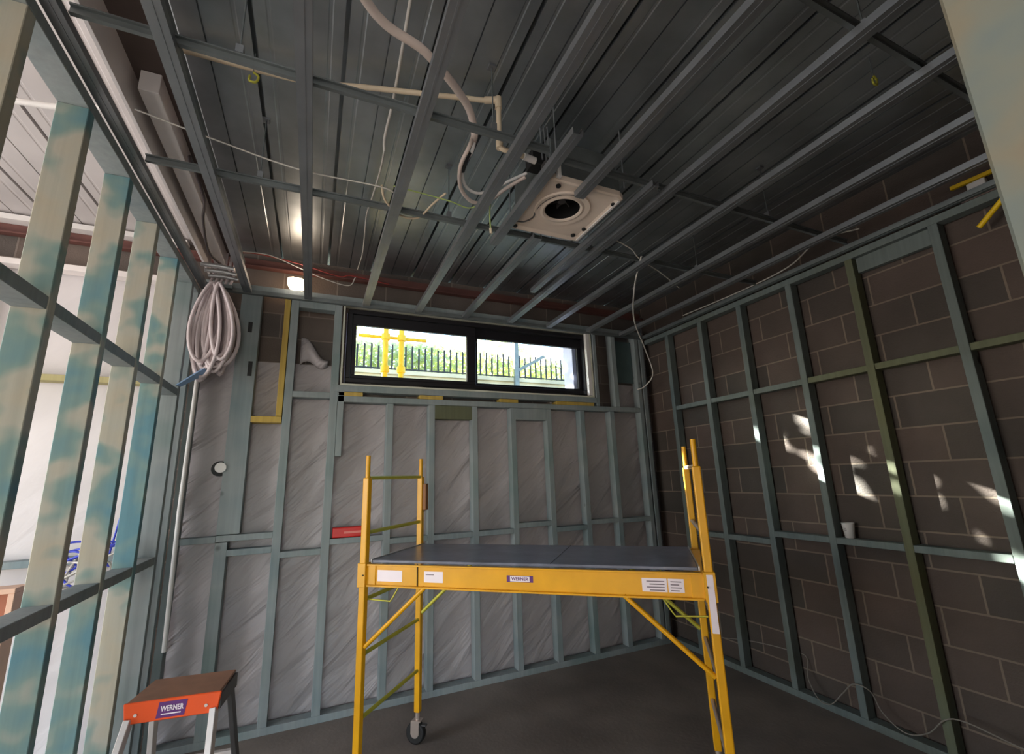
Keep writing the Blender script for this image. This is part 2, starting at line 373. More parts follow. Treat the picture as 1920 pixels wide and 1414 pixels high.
# ------------------------------------------------------------------ window_1
wn = thing('window_1', None, None, (1.34, 3.74, 2.33), kind='structure')
def ring(x0, x1, z0, z1, y0, y1, t):
    return MB().box((x0, y0, z0), (x1, y1, z0 + t)).box((x0, y0, z1 - t), (x1, y1, z1)).box((x0, y0, z0 + t), (x0 + t, y1, z1 - t)).box((x1 - t, y0, z0 + t), (x1, y1, z1 - t))
part(ring(0.155, 2.52, 2.3, 2.985, 3.66, 3.745, 0.014), 'window_reveal', reveal, wn, label='cream primed reveal lining')
part(MB().box((2.462, 3.662, 2.32), (2.503, 3.70, 2.965)), 'window_stop', whitep, wn, 0.002, 'white stop on the right side')
part(ring(0.195, 2.485, 2.335, 2.95, 3.70, 3.80, 0.035), 'window_frame', frame_m, wn, 0.003)
def sash(x0, x1, gx0, gx1, y0, y1):
    return MB().box((x0, y0, 2.372), (x1, y1, 2.40)).box((x0, y0, 2.825), (x1, y1, 2.913)).box((x0, y0, 2.40), (gx0, y1, 2.825)).box((gx1, y0, 2.40), (x1, y1, 2.825))
s1 = part(sash(0.232, 1.30, 0.265, 1.215, 3.715, 3.75), 'window_sash', frame_m, wn, 0.003)
s2 = part(sash(1.25, 2.448, 1.33, 2.405, 3.755, 3.79), 'window_sash', frame_m, wn, 0.003)
part(MB().box((0.265, 3.73, 2.40), (1.215, 3.736, 2.825)), 'pane', glass, s1)
part(MB().box((1.33, 3.77, 2.40), (2.405, 3.776, 2.825)), 'pane', glass, s2)
jm = mat('skylit_jamb', lin(184, 188, 224), 0.5)  # whitish jamb; the blue of the skylight on it is in the colour
part(MB().box((2.375, 3.802, 2.335), (2.49, 3.979, 2.95)), 'window_jamb', jm, wn, label='outer jamb on the right tinted blue for skylight')
part(MB().box((0.19, 3.802, 2.335), (0.198, 3.979, 2.95)), 'window_jamb', jm, wn)

# ================================================================== STUD FRAMES
# --- left partition
lf = thing('stud_wall_frame', 'stained green and cream pine stud partition along the left side of the room', 'stud frame', (-0.865, 2.2, 0))
LY = [0.65, 1.05, 1.455, 1.85, 2.26, 2.655, 3.06]
for y in LY:
    o = part(MB().box((-0.91, y, 0.045), (XL, y + 0.045, 2.905)), 'stud', T['near'], lf, 0.002)
part(MB().box((-0.91, 3.43, 0.045), (XL, 3.475, 2.905)), 'stud', T['far'], lf, 0.002)
part(MB().box((-0.91, 3.60, 0.045), (XL, 3.645, 2.905)), 'stud', T['far'], lf, 0.002, label='end stud in the corner by the far wall')
part(MB().box((-0.91, 0.5, 2.905), (XL, 3.645, 2.95)), 'top_plate', T['far'], lf, 0.002)
part(MB().box((-0.91, 0.5, 0.0), (XL, 3.645, 0.045)), 'bottom_plate', T['near'], lf, 0.002)
Lall = LY + [3.43, 3.60]
for a, b in zip(Lall[:-1], Lall[1:]):
    if b - a < 0.2: continue
    part(MB().box((-0.908, a + 0.045, 2.13), (XL - 0.002, b, 2.175)), 'nogging', T['far'], lf, 0.002)
    part(MB().box((-0.908, a + 0.045, 1.115), (XL - 0.002, b, 1.16)), 'nogging', T['far'], lf, 0.002)
# --- far wall frame
ff = thing('stud_wall_frame', 'grey green pine stud frame of the end wall around the high window', 'stud frame', (1.2, 3.69, 0))
F0, F1 = 3.65, 3.738
def fbox(x0, x1, z0, z1, name='stud', m=None, label=None, y0=F0):
    return part(MB().box((x0, y0, z0), (x1, F1, z1)), name, m or T['far'], ff, 0.002, label)
fbox(-0.815, 3.17, 0, 0.045, 'bottom_plate')
fbox(-0.815, 3.17, 2.99, 3.035, 'top_plate')
fbox(-0.815, -0.77, 0.045, 2.99); 
fbox(-0.56, -0.425, 1.24, 2.99, label='wide stud with dark notches')
fbox(-0.56, -0.49, 0.045, 1.19)
fbox(-0.225, -0.17, 0.045, 2.99)
fbox(0.09, 0.145, 0.045, 2.99)
fbox(0.147, 0.192, 1.75, 2.25, label='short doubled stud below the window corner')
for xx in (0.52, 0.86, 1.235, 1.6, 1.965, 2.33): fbox(xx, xx + 0.05, 0.045, 2.165)
fbox(2.68, 2.73, 0.045, 2.165); fbox(2.76, 2.81, 2.215, 2.99)
fbox(2.535, 2.57, 2.215, 2.99)
fbox(3.06, 3.105, 0.045, 2.99); fbox(3.125, 3.17, 0.045, 2.99)
fbox(0.145, 3.06, 2.167, 2.213, 'sill_plate')
fbox(-0.17, 0.09, 2.19, 2.235, 'nogging')
fbox(0.1, 2.53, 2.247, 2.297, 'sill_trimmer', y0=3.645)
for i, (a, b, m) in enumerate([(0.15, 0.33, 'y'), (0.78, 0.98, 'y'), (1.5, 1.68, 'y'), (2.08, 2.5, 'y')]):
    fbox(a, b, 2.2135, 2.245, 'packer', T['yellow'], 'yellow packer under the window sill')
# dark notches (slots) of the wide stud
for z0, z1, x0 in ((2.66, 2.74, -0.5), (2.33, 2.44, -0.475)):
    part(MB().box((x0, 3.6485, z0), (x0 + 0.028, 3.6495, z1)), 'notch', blackm, ff, label='black slot in the wide stud')
for a, b, z in [(-0.77, -0.56, 1.19), (-0.56, -0.225, 1.195), (-0.49, -0.225, 1.1), (-0.17, 0.09, 1.06), (0.145, 0.52, 1.12), (0.57, 0.86, 1.09), (0.91, 1.235, 1.09), (1.285, 1.6, 1.09),
                (1.65, 1.965, 1.13), (2.015, 2.33, 1.07), (2.38, 2.68, 1.11), (2.73, 3.06, 1.1)]:
    fbox(a, b, z, z + 0.04, 'nogging')
fbox(0.91, 1.235, 2.05, 2.165, 'blocking', T['olive'], 'brown offcut block under the sill plate')
fbox(1.65, 1.965, 2.06, 2.165, 'blocking')
fbox(-0.17, 0.09, 2.9, 2.99, 'blocking')
fbox(-0.27, -0.23, 2.045, 2.99, 'stud', T['yellow'], 'yellow pine packing stud')
fbox(-0.425, -0.23, 1.995, 2.04, 'nogging', T['yellow'], 'yellow pine nogging')
part(MB().box((2.815, 3.71, 2.48), (3.055, 3.722, 2.93)), 'packing_sheet', greenboard, ff, label='dark green sheet in the top corner')
# --- right wall frame
rf = thing('stud_wall_frame', 'dull green pine stud frame standing against the dark blockwork on the right', 'stud frame', (3.2, 2.0, 0))
R0, R1 = 3.19, 3.265
RYs = [0.22, 0.67, 1.12, 1.575, 2.0, 2.44, 2.865, 3.29]
for i, y in enumerate(RYs):
    y1 = y; part(MB().box((R0, y1, 0.045), (R1, y1 + 0.045, 2.9)), 'stud', T['olive'] if i == 3 else T['right'], rf, 0.002,
                 'olive green stained stud' if i == 3 else None)
part(MB().box((R0, -0.05, 2.9), (R1, 3.64, 2.945)), 'top_plate', T['right'], rf, 0.002)
part(MB().box((R0, -0.05, 0), (R1, 3.64, 0.045)), 'bottom_plate', T['right'], rf, 0.002)
for i, (a, b) in enumerate(zip(RYs[:-1], RYs[1:])):
    part(MB().box((R0 + 0.005, a + 0.045, 2.14), (R1, b, 2.18)), 'nogging', T['olive'] if i in (1, 2, 3) else T['right'], rf, 0.002)
    zz = 1.06 if i < 5 else 1.0
    part(MB().box((R0, a + 0.045, zz), (R1, b, zz + 0.04)), 'nogging', T['right'], rf, 0.002)
part(MB().box((3.23, 1.165, 2.8), (R1, 1.57, 2.9)), 'blocking', T['right'], rf)
# --- stud close to the camera on the right (door opening)
nf = thing('door_stud', 'pale stained pine door stud standing very close on the right edge', 'stud', (0.41, 0.05, 0))
part(MB().box((0.37, -0.0, 0), (0.415, 0.10, 2.9)), 'stud_board', T['door'], nf, 0.002)
# --- next room far studs
nx = thing('stud_wall_frame', 'pale pine stud frame in front of the brightly lit wrap in the next room', 'stud frame', (-2.4, 3.69, 0))
for xx in (-3.3, -2.75, -2.02):
    part(MB().box((xx, F0, 0.045), (xx + 0.05, F1, 2.99)), 'stud', T['far'], nx, 0.002)
part(MB().box((-4.1, F0, 2.98), (-0.93, F1, 3.02)), 'top_plate', creamst, nx, 0.002)
part(MB().box((-4.1, F0, 0), (-0.93, F1, 0.045)), 'bottom_plate', T['far'], nx, 0.002)
for z in (2.235, 1.13):
    for a, b in ((-2.7, -2.02), (-1.97, -0.93)):
        part(MB().box((a, F0, z), (b, F1, z + 0.04)), 'nogging', T['pale'] if z > 2 and a > -2 else T['far'], nx, 0.002)
# ================================================================== STEEL ABOVE
rb = MB(); rb.box((-4.2, 3.72, 3.22), (3.27, 3.775, 3.23)).box((-4.2, 3.762, 3.23), (3.27, 3.775, 3.3))
single(rb, 'steel_angle', redst, 'red oxide steel angle running along the top of the end wall', 'steel angle', (0, 3.7, 3.2))
single(MB().box((-4.2, 3.69, 3.302), (-0.95, 3.775, 3.34)), 'foam_strip', whitep, 'white foam strip above the red steel in the next room', 'foam strip', (-2.5, 3.72, 3.3))
# channel beam along the left, above the partition
cb = thing('steel_beam', 'long brown and pale steel channel beam above the left partition', 'steel beam', (-0.66, 2.0, 3.06))
part(MB().box((-0.78, 0.2, 3.06), (-0.765, 3.6, 3.23)), 'flange', creamst, cb, 0.001)
part(MB().box((-0.765, 0.2, 3.215), (-0.60, 3.6, 3.23)), 'web', brownst, cb)
part(MB().box((-0.735, 1.95, 3.12), (-0.665, 3.6, 3.213)), 'liner_strip', creamst, cb, 0.002, 'pale liner strip')
part(MB().box((-0.6, 0.2, 3.12), (-0.59, 3.6, 3.23)), 'flange', creamst, cb, 0.001)
part(MB().box((-0.585, 0.2, 3.14), (-0.555, 3.6, 3.2)), 'flange', galv_d, cb, 0.001)

# ---- perimeter tracks
def cchan(axis, a, b, c0, c1, z0, h, lip=0.008, t=0.0015):
    """steel channel, web down at z0, legs up; along axis"""
    mb = MB()
    f = (lambda u0, u1, z0_, z1_: mb.box((u0, a, z0_), (u1, b, z1_))) if axis == 1 else (lambda u0, u1, z0_, z1_: mb.box((a, u0, z0_), (b, u1, z1_)))
    f(c0, c1, z0, z0 + t); f(c0, c0 + t, z0 + t, z0 + h); f(c1 - t, c1, z0 + t, z0 + h)
    f(c0 + t, c0 + lip, z0 + h - t, z0 + h); f(c1 - lip, c1 - t, z0 + h - t, z0 + h)
    m = (c0 + c1) / 2; f(m - 0.004, m + 0.004, z0 - 0.0015, z0)
    return mb
single(cchan(1, 0.3, 3.64, -0.815, -0.77, 2.952, 0.03), 'wall_track', galv, 'galvanised wall track fixed along the top of the left partition', 'wall track', (-0.79, 2, 2.952))
single(cchan(0, -0.76, 3.17, 3.615, 3.648, 2.952, 0.03), 'wall_track', galv_d, 'galvanised wall track along the end wall above the window', 'wall track', (1.2, 3.63, 2.952))
single(cchan(1, -0.05, 3.6, 3.14, 3.188, 2.952, 0.03), 'wall_track', galv_d, 'galvanised wall track along the top of the right stud frame', 'wall track', (3.16, 2, 2.952))
# ---- furring channels
CHX = [(-0.52, 0.2, 3.6, 'nearest the left partition, above the cable coil'),
       (-0.11, 0.2, 3.6, 'second from the left partition, beside the glowing wall light'),
       (0.32, 0.2, 3.6, 'third from the left, ending above the left end of the window'),
       (0.745, 0.2, 3.6, 'fourth from the left, passing left of the ceiling cassette'),
       (1.6, 0.0, 3.6, 'first full length one right of the ceiling cassette'),
       (2.005, 0.0, 3.6, 'second full length one right of the ceiling cassette'),
       (2.455, 0.0, 3.6, 'third full length one right of the ceiling cassette'),
       (2.86, 0.0, 3.6, 'nearest the right block wall')]
for x, a, b, l in CHX:
    single(cchan(1, a, b, x - 0.027, x + 0.027, 2.952, 0.032), 'furring_channel', galv,
           'grey steel furring channel ' + l, 'ceiling channel', (x, 2, 2.952), 'furring channels of the ceiling grid')
single(cchan(1, 0.0, 1.70, 1.163 - 0.027, 1.163 + 0.027, 2.93, 0.032), 'furring_channel', galv, 'grey steel furring channel cut off at the near edge of the cassette', 'ceiling channel', (1.163, 1, 2.95), 'furring channels of the ceiling grid')
single(cchan(1, 2.16, 3.6, 1.163 - 0.027, 1.163 + 0.027, 2.952, 0.032), 'furring_channel', galv, 'grey steel furring channel starting behind the cassette and ending at window centre', 'ceiling channel', (1.163, 2.8, 2.95), 'furring channels of the ceiling grid')
single(cchan(1, 1.33, 2.3, 0.905, 0.955, 2.935, 0.032), 'trimmer_channel', galv, 'short steel trimmer channel along the left edge of the ceiling cassette', 'ceiling channel', (0.93, 1.9, 2.95))
single(cchan(1, 1.5, 2.9, 1.47, 1.51, 2.952, 0.032), 'trimmer_channel', galv, 'short steel trimmer channel along the right edge of the ceiling cassette', 'ceiling channel', (1.49, 1.9, 2.95))
# ---- cross rails with hanger rods
for y, a, b, l in ((1.53, -0.77, 0.9, 'pale steel cross rail resting on the channels under the cream pipe'), (1.56, 1.0, 3.15, 'dark steel cross rail in line with the near side of the cassette'),
                   (2.235, -0.77, 3.15, 'steel cross rail on the channels beyond the ceiling cassette'), (0.63, 1.2, 3.15, 'dark steel cross rail nearest to the viewer at upper right')):
    t = thing('cross_rail', l, 'ceiling rail', ((a + b) / 2, y, 2.986), 'cross rails of the ceiling grid')
    mb = MB().box((a, y - 0.002, 2.987), (b, y + 0.0, 3.012)).box((a, y - 0.012, 3.012), (b, y + 0.012, 3.018)).box((a, y - 0.008, 2.9855), (b, y + 0.008, 2.987))
    part(mb, 'rail', galv_d, t)
    k = 0
    xx = a + 0.45
    while xx < b:
        if not (0.75 < xx < 1.5):
            r = part(MB().tube([(xx, y, 3.01), (xx, y, ZD)], 0.003, 6), 'hanger_rod', galv_d, t)
            part(MB().box((xx - 0.012, y - 0.015, 3.018), (xx + 0.012, y + 0.015, 3.05)), 'clip', galv, r)
            part(MB().box((xx - 0.016, y - 0.016, ZD - 0.012), (xx + 0.016, y + 0.016, ZD - 0.001)), 'deck_plate', galv, r)
        xx += 0.95
# ================================================================== CEILING CASSETTE
ac = thing('ceiling_cassette', 'square ivory air conditioner cassette with round black fan hole hanging in the ceiling grid', 'air conditioner', (1.2, 1.89, 2.97))
ax0, ax1, ay0, ay1 = 0.962, 1.425, 1.655, 2.14; acx, acy = 1.168, 1.875
# panel with round opening
pm = MB(); NN = 48; R_ = 0.098
outer = []
for i in range(NN):
    a = 2 * math.pi * i / NN; cx, cy = math.cos(a), math.sin(a)
    cands = []
    if cx > 1e-9: cands.append((ax1 - acx) / cx)
    if cx < -1e-9: cands.append((ax0 - acx) / cx)
    if cy > 1e-9: cands.append((ay1 - acy) / cy)
    if cy < -1e-9: cands.append((ay0 - acy) / cy)
    k = min(cands); outer.append((acx + cx * k, acy + cy * k))
def rg(r, z): return [(acx + r * math.cos(2 * math.pi * i / NN), acy + r * math.sin(2 * math.pi * i / NN), z) for i in range(NN)]
rows = [[(p[0], p[1], 3.0) for p in outer], [(p[0], p[1], 2.972) for p in outer], [(acx + (p[0] - acx) * 0.95, acy + (p[1] - acy) * 0.95, 2.968) for p in outer],
        [(acx + (p[0] - acx) * 0.86, acy + (p[1] - acy) * 0.86, 2.976) for p in outer], rg(0.155, 2.978), rg(0.15, 2.970), rg(0.122, 2.972), rg(0.108, 2.968), rg(R_, 2.972), rg(R_ - 0.002, 2.978)]
vs = [v for r in rows for v in r]; fs = [(i * NN + j, i * NN + (j + 1) % NN, (i + 1) * NN + (j + 1) % NN, (i + 1) * NN + j) for i in range(len(rows) - 1) for j in range(NN)]
pm.add(vs, fs)
panel = part(pm, 'panel', styro, ac)
# curved dark slot and corner details on the panel
sl = [(0.98, 2.065), (1.015, 2.06), (1.04, 2.03), (1.05, 1.99), (1.035, 1.93), (1.035, 1.87), (1.055, 1.81), (1.09, 1.765), (1.13, 1.745), (1.17, 1.735)]
part(MB().tube(curve([(x, y, 2.9745) for x, y in sl], 5), 0.0045, 6), 'slot', dgrey, panel, label='curved dark slot')
for (x, y, r) in ((1.045, 1.70, 0.013), (1.385, 2.0, 0.012), (0.99, 2.108, 0.012), (1.36, 2.08, 0.014), (1.40, 1.73, 0.012)):
    part(MB().tube([(x, y, 2.966), (x, y, 2.975)], r, 12), 'screw_hole', blackm, panel)
part(MB().box((1.402, 1.69, 2.9655), (1.417, 2.12, 2.97)), 'edge_strip', whitep, panel, 0.001, 'white raised edge strip')
part(MB().tube([(acx, acy, 2.979), (acx, acy, 3.07)], R_ - 0.001, 40, cap=False), 'fan_throat', darkhole, ac)
fan = part(MB().tube([(acx, acy, 3.062), (acx, acy, 3.08)], R_ + 0.005, 32), 'fan', darkhole, ac)
for k in range(7):
    a = 2 * math.pi * k / 7
    part(MB().bar((acx + 0.02 * math.cos(a), acy + 0.02 * math.sin(a), 3.045), (acx + 0.08 * math.cos(a + .5), acy + 0.08 * math.sin(a + .5), 3.045), 0.004, 0.03), 'fan_blade', dgrey, fan)
part(MB().tube([(acx, acy, 3.02), (acx, acy, 3.06)], 0.022, 16), 'hub', dgrey, fan)
part(MB().box((0.99, 1.68, 3.1), (1.40, 2.11, 3.23)), 'housing', galv_d, ac, 0.012, seg=2)
hs = MB(); 
for (p, q) in (((0.985, 1.675), (0.992, 2.115)), ((1.398, 1.675), (1.405, 2.115)), ((0.992, 1.675), (1.398, 1.682)), ((0.992, 2.108), (1.398, 2.115))): hs.box((p[0], p[1], 3.0), (q[0], q[1], 3.1))
part(hs, 'housing_skirt', galv_d, ac)
part(MB().box((1.0, 1.625, 2.965), (1.022, 1.645, 3.07)).box((1.0, 1.60, 3.06), (1.022, 1.645, 3.07)), 'bracket', whitep, ac, 0.002, 'white hanging bracket')
part(MB().box((1.395, 2.12, 2.99), (1.412, 2.15, 3.12)), 'bracket', galv_d, ac, 0.002)
part(MB().box((0.93, 1.60, 2.985), (0.97, 1.665, 3.03)).box((0.965, 1.62, 2.97), (0.98, 1.66, 2.985)), 'junction_clip', dgrey, ac, 0.002)
for x, y in ((1.0, 1.63), (1.40, 1.63), (1.40, 2.16), (0.985, 2.16)):
    part(MB().tube([(x, y, 3.0), (x, y, ZD)], 0.004, 8), 'hanger_rod', galv, ac)
part(MB().box((0.90, 1.69, 3.06), (0.975, 1.77, 3.14)), 'valve_box', blackm, ac, 0.004, 'black valve box on the side of the unit')
for i in range(3): part(MB().tube([(0.90 + i * 0.02, 1.59, 3.0), (0.90 + i * 0.02, 1.6, 3.2)], 0.004, 8), 'threaded_rod', galv, ac)

# ---- cream drain pipe with elbows
zP = 3.295
dp = MB()
pts = [(-2.6, 2.45, zP), (-1.24, 2.2, zP), (-0.595, 1.79, zP), (-0.15, 1.74, zP), (0.141, 1.68, zP), (0.655, 1.565, zP)]
dp.tube(curve([(-0.78, 1.91, zP), (-0.629, 1.88, zP), (-0.16, 1.857, zP), (0.149, 1.779, zP), (0.66, 1.65, zP), (0.69, 1.633, zP - 0.004), (0.70, 1.63, zP - 0.03), (0.70, 1.63, 3.2), (0.70, 1.63, 3.06), (0.712, 1.631, 3.034), (0.74, 1.632, 3.03), (0.85, 1.64, 3.03)], 4), 0.012, 12)
dpo = thing('drain_pipe', 'cream plastic drain pipe crossing the ceiling and elbowing down to the cassette', 'pipe', (0, 1.7, 3.2))
part(dp, 'pipe', cream, dpo)
for p, q in (((0.64, 1.655, zP), (0.70, 1.63, zP)), ((0.70, 1.63, zP - 0.05), (0.70, 1.63, zP + 0.012)), ((0.70, 1.63, 3.03), (0.70, 1.63, 3.07)), ((0.825, 1.637, 3.03), (0.89, 1.645, 3.03))):
    part(MB().tube([p, q], 0.0165, 12), 'fitting', cream if q[0] < 0.8 else whitep, dpo)
single(MB().tube(curve([(-3.2, 2.55, 3.22), (-1.35, 2.33, 3.2), (-0.99, 2.24, 3.2), (-0.9, 2.2, 3.2)], 4), 0.014, 10), 'drain_pipe', whitep, 'white pipe under the ceiling of the next room at upper left', 'pipe', (-2, 2.4, 3.2))
# ---- refrigerant line set: one insulated run that divides in a loop
rl = thing('refrigerant_line', 'pinkish insulated pipe pair looping down from the deck to the cassette', 'pipe', (0.5, 1.7, 3.1))
part(MB().tube(curve([(-0.25, 0.85, 3.24), (0.071, 1.319, 3.2), (0.315, 1.438, 3.2), (0.53, 1.60, 3.19), (0.61, 1.72, 3.16), (0.60, 1.72, 3.10)], 7), [0.017] * 36, 12), 'insulated_pipe', pinkp, rl)
part(MB().tube(curve([(0.60, 1.72, 3.12), (0.575, 1.70, 3.05), (0.57, 1.82, 3.03), (0.62, 1.97, 3.03), (0.71, 2.06, 3.03), (0.80, 2.06, 3.05), (0.87, 1.95, 3.08), (0.94, 1.85, 3.1)], 7), 0.010, 10), 'insulated_pipe', pinkp, rl)
part(MB().tube(curve([(0.61, 1.72, 3.11), (0.60, 1.73, 3.06), (0.59, 1.84, 3.045), (0.645, 1.97, 3.05), (0.73, 2.02, 3.06), (0.80, 1.99, 3.08), (0.88, 1.9, 3.1), (0.94, 1.83, 3.11)], 7), 0.008, 10), 'insulated_pipe', whitep, rl, label='thinner white pipe')
part(MB().tube(curve([(0.585, 1.73, 3.05), (0.583, 1.79, 3.042), (0.59, 1.85, 3.04)], 5), 0.013, 10), 'tape_wrap', blackm, rl, label='black tape wrap')
# ---- hanging cables
def cable(pts, r, m, label, name='cable', cat='cable', n=8, grp=None):
    c = curve(pts, n); return single(MB().tube(c, r, 8), name, m, label, cat, pts[0], grp)
cable([(0.23, 1.25, 3.33), (0.246, 1.80, 3.32), (0.238, 2.04, 3.28), (0.245, 2.1, 3.24)], 0.007, wcable, 'pale conduit running along the deck between the second and third channels')
cable([(0.245, 2.1, 3.25), (0.25, 2.3, 3.27), (0.24, 2.66, 3.3), (0.235, 2.9, 3.33), (0.262, 3.42, 3.33), (0.25, 3.72, 3.32)], 0.005, wcable, 'thin white cable drooping along the deck towards the end wall left of the window')
cable([(-0.75, 2.0, 3.06), (-0.529, 2.05, 3.05), (-0.149, 2.12, 3.035), (0.253, 2.125, 3.04), (0.33, 2.2, 3.04)], 0.0035, wcable, 'thin pale wire strung across the left ceiling channels')
cable([(0.24, 2.12, 3.05), (0.27, 2.2, 3.02), (0.36, 2.28, 3.0), (0.46, 2.27, 3.0), (0.52, 2.15, 3.03), (0.57, 2.08, 3.06)], 0.006, cream, 'cream cable bundle sagging in a curve left of the cassette')
cable([(0.3, 2.12, 3.06), (0.45, 2.1, 3.04), (0.6, 2.1, 3.03), (0.72, 2.12, 3.03), (0.8, 2.05, 3.06)], 0.0035, greencable, 'thin green yellow wire below the refrigerant pipes')
o = thing('cable_end', 'short green wire with bare end hanging beside the cassette panel', 'wire', (0.83, 2.1, 2.9))
part(MB().tube(curve([(0.80, 2.0, 3.06), (0.81, 2.05, 2.98), (0.825, 2.08, 2.90)], 5), 0.004, 8), 'wire', greencable, o)
part(MB().tube([(0.825, 2.08, 2.903), (0.828, 2.083, 2.875)], 0.008, 8), 'connector', cream, o)
cable([(1.68, 2.1, 3.02), (1.85, 2.14, 3.0), (1.96, 2.2, 2.985), (2.3, 2.35, 2.99), (2.6, 2.5, 2.99)], 0.004, wcable, 'thin pale cable lying over the channels right of the cassette')
cable([(1.96, 2.18, 2.99), (2.15, 2.5, 2.92), (2.5, 2.95, 2.86), (2.85, 3.25, 2.72), (3.05, 3.4, 2.52), (3.06, 3.55, 2.42), (3.03, 3.63, 2.40)], 0.006, wcable, 'white cable hanging down in a long curve into the right corner')
cable([(3.1, 1.45, 3.03), (3.1, 1.7, 3.08), (3.12, 1.95, 3.0), (3.15, 2.4, 2.995), (3.13, 3.0, 3.0)], 0.005, wcable, 'pale cable lying along the top of the right frame')
cable([(3.2725, 3.2, 0.16), (3.2725, 2.83, 0.23), (3.2725, 2.5, 0.26), (3.2725, 2.40, 0.25), (3.20, 2.36, 0.15), (3.16, 2.28, 0.06), (3.16, 2.2, 0.06), (3.175, 2.12, 0.15), (3.17, 2.04, 0.23), (3.175, 1.95, 0.22), (3.17, 1.9, 0.13), (3.17, 1.8, 0.07), (3.16, 1.68, 0.12), (3.17, 1.55, 0.24), (3.17, 1.3, 0.22), (3.17, 1.0, 0.2)], 0.0035, mat('dull_grey_cable', lin(128, 122, 112), 0.6), 'thin dull grey cable wandering along the foot of the right stud frame')  # darker grey than the other pale cables
cable([(-0.7, 3.6, 3.2), (-0.53, 3.60, 3.27), (-0.2, 3.6, 3.24), (0.1, 3.6, 3.18), (0.2, 3.6, 3.2), (0.5, 3.62, 3.18)], 0.005, redcable, 'red cable clipped along the top of the end wall above the light')
cable([(-0.6, 3.56, 3.25), (-0.4, 3.57, 3.26), (-0.2, 3.58, 3.2), (0.0, 3.6, 3.14), (0.18, 3.62, 3.12), (0.23, 3.62, 3.2)], 0.004, wcable, 'thin pale cable beside the red cable over the light')
cable([(-0.62, 2.3, 3.05), (-0.64, 2.36, 3.13), (-0.62, 2.6, 3.06), (-0.66, 2.8, 3.05), (-0.68, 3.1, 3.0), (-0.66, 3.4, 3.05)], 0.008, mat('dark_flex', lin(70, 60, 60), 0.5), 'dark flexible conduit hanging under the left steel beam')
# ---- things hanging from deck: brass hooks
for (x, y, l) in ((-0.33, 1.85, 'small brass hook hanging from the deck between the two leftmost channels'), (2.2, 0.85, 'small brass hook hanging from the deck at upper right')):
    t = thing('deck_hook', l, 'hook', (x, y, 3.25))
    part(MB().tube([(x, y, ZD - 0.002), (x, y, 3.26)], 0.002, 6), 'wire', galv_d, t)
    part(MB().tube(curve([(x, y, 3.26), (x + 0.02, y, 3.245), (x + 0.012, y, 3.215), (x - 0.012, y, 3.215), (x - 0.012, y, 3.24)], 4), 0.005, 8), 'hook', yelg, t)
# ---- cable coil
cc = thing('cable_coil', 'big coil of pale grey cables hanging in the left corner', 'cable coil', (-0.7, 3.5, 2.95))
rnd = random.Random(3)
for k in range(30):
    lean = -1 if k < 17 else 1
    cx = (-0.72 + rnd.uniform(-.012, .012)) if lean < 0 else (-0.63 + rnd.uniform(-.02, .02))
    wdt = rnd.uniform(.035, .10) if lean < 0 else rnd.uniform(.03, .115)
    bot = (2.25 + rnd.uniform(0, .12)) if lean < 0 else (2.32 + rnd.uniform(-.02, .14))
    top = 2.93; yy = 3.50 + rnd.uniform(-.07, .07); th = rnd.uniform(-.5, .5); pts = []
    hx = -0.70 + (0.03 if lean > 0 else -0.01)
    for i in range(36):
        a = 2 * math.pi * i / 36; s_ = (1 - math.cos(a)) / 2          # 0 at top .. 1 at bottom
        wv = math.sin(a) * wdt * (0.45 + 0.75 * s_ * (1.6 - s_))
        xc = hx + (cx - hx) * math.sin(s_ * math.pi / 2)
        x_ = xc + wv * math.cos(th)
        pts.append((max(-0.805 if yy > 3.4 else -0.8, x_), min(3.63, yy + wv * math.sin(th)), top + (bot - top) * s_))
    part(MB().tube(pts, 0.012, 8, closed=True), 'cable_loop', cablem, cc)
part(MB().box((-0.76, 3.49, 2.925), (-0.60, 3.53, 2.95)), 'hanging_strap', galv_d, cc)
for i in range(5):
    part(MB().tube(curve([(-0.74 + 0.03 * i, 3.50, 2.94), (-0.73 + 0.03 * i, 3.52, 3.0), (-0.72 + 0.028 * i, 3.54, 3.1), (-0.70 + 0.02 * i, 3.56, 3.3)], 5), 0.009, 8), 'cable_tail', cablem, cc)
# silver flexible ducting above the coil
sf = thing('foil_duct', 'crumpled silver foil ducting lying over the coil in the left corner', 'foil duct', (-0.66, 3.4, 3.02))
for i in range(3):
    part(MB().tube([(-0.76 + 0.005 * i, 3.30 + 0.09 * i, 2.995), (-0.66, 3.33 + 0.085 * i, 3.01), (-0.57, 3.32 + 0.09 * i, 2.998)], [0.014, 0.018, 0.012], 8), 'foil_fold', edge, sf)
single(MB().tube([(-0.755, 3.60, 0.59), (-0.768, 3.60, 1.4), (-0.762, 3.60, 2.34)], 0.013, 12), 'conduit', whitep, 'long white plastic conduit standing upright below the cable coil', 'conduit', (-0.755, 3.6, 0.59))
single(MB().add([(-0.815, 3.33, 2.18), (-0.69, 3.5, 2.36), (-0.70, 3.51, 2.30), (-0.80, 3.36, 2.176), (-0.80, 3.32, 2.18), (-0.675, 3.49, 2.36), (-0.685, 3.50, 2.30), (-0.785, 3.35, 2.176)],
       [(0, 1, 2, 3), (4, 7, 6, 5), (0, 4, 5, 1), (1, 5, 6, 2), (2, 6, 7, 3), (3, 7, 4, 0)]), 'plastic_offcut', bluecl, 'pale blue plastic strip resting on the nogging below the cable coil', 'plastic strip', (-0.8, 3.35, 2.18))
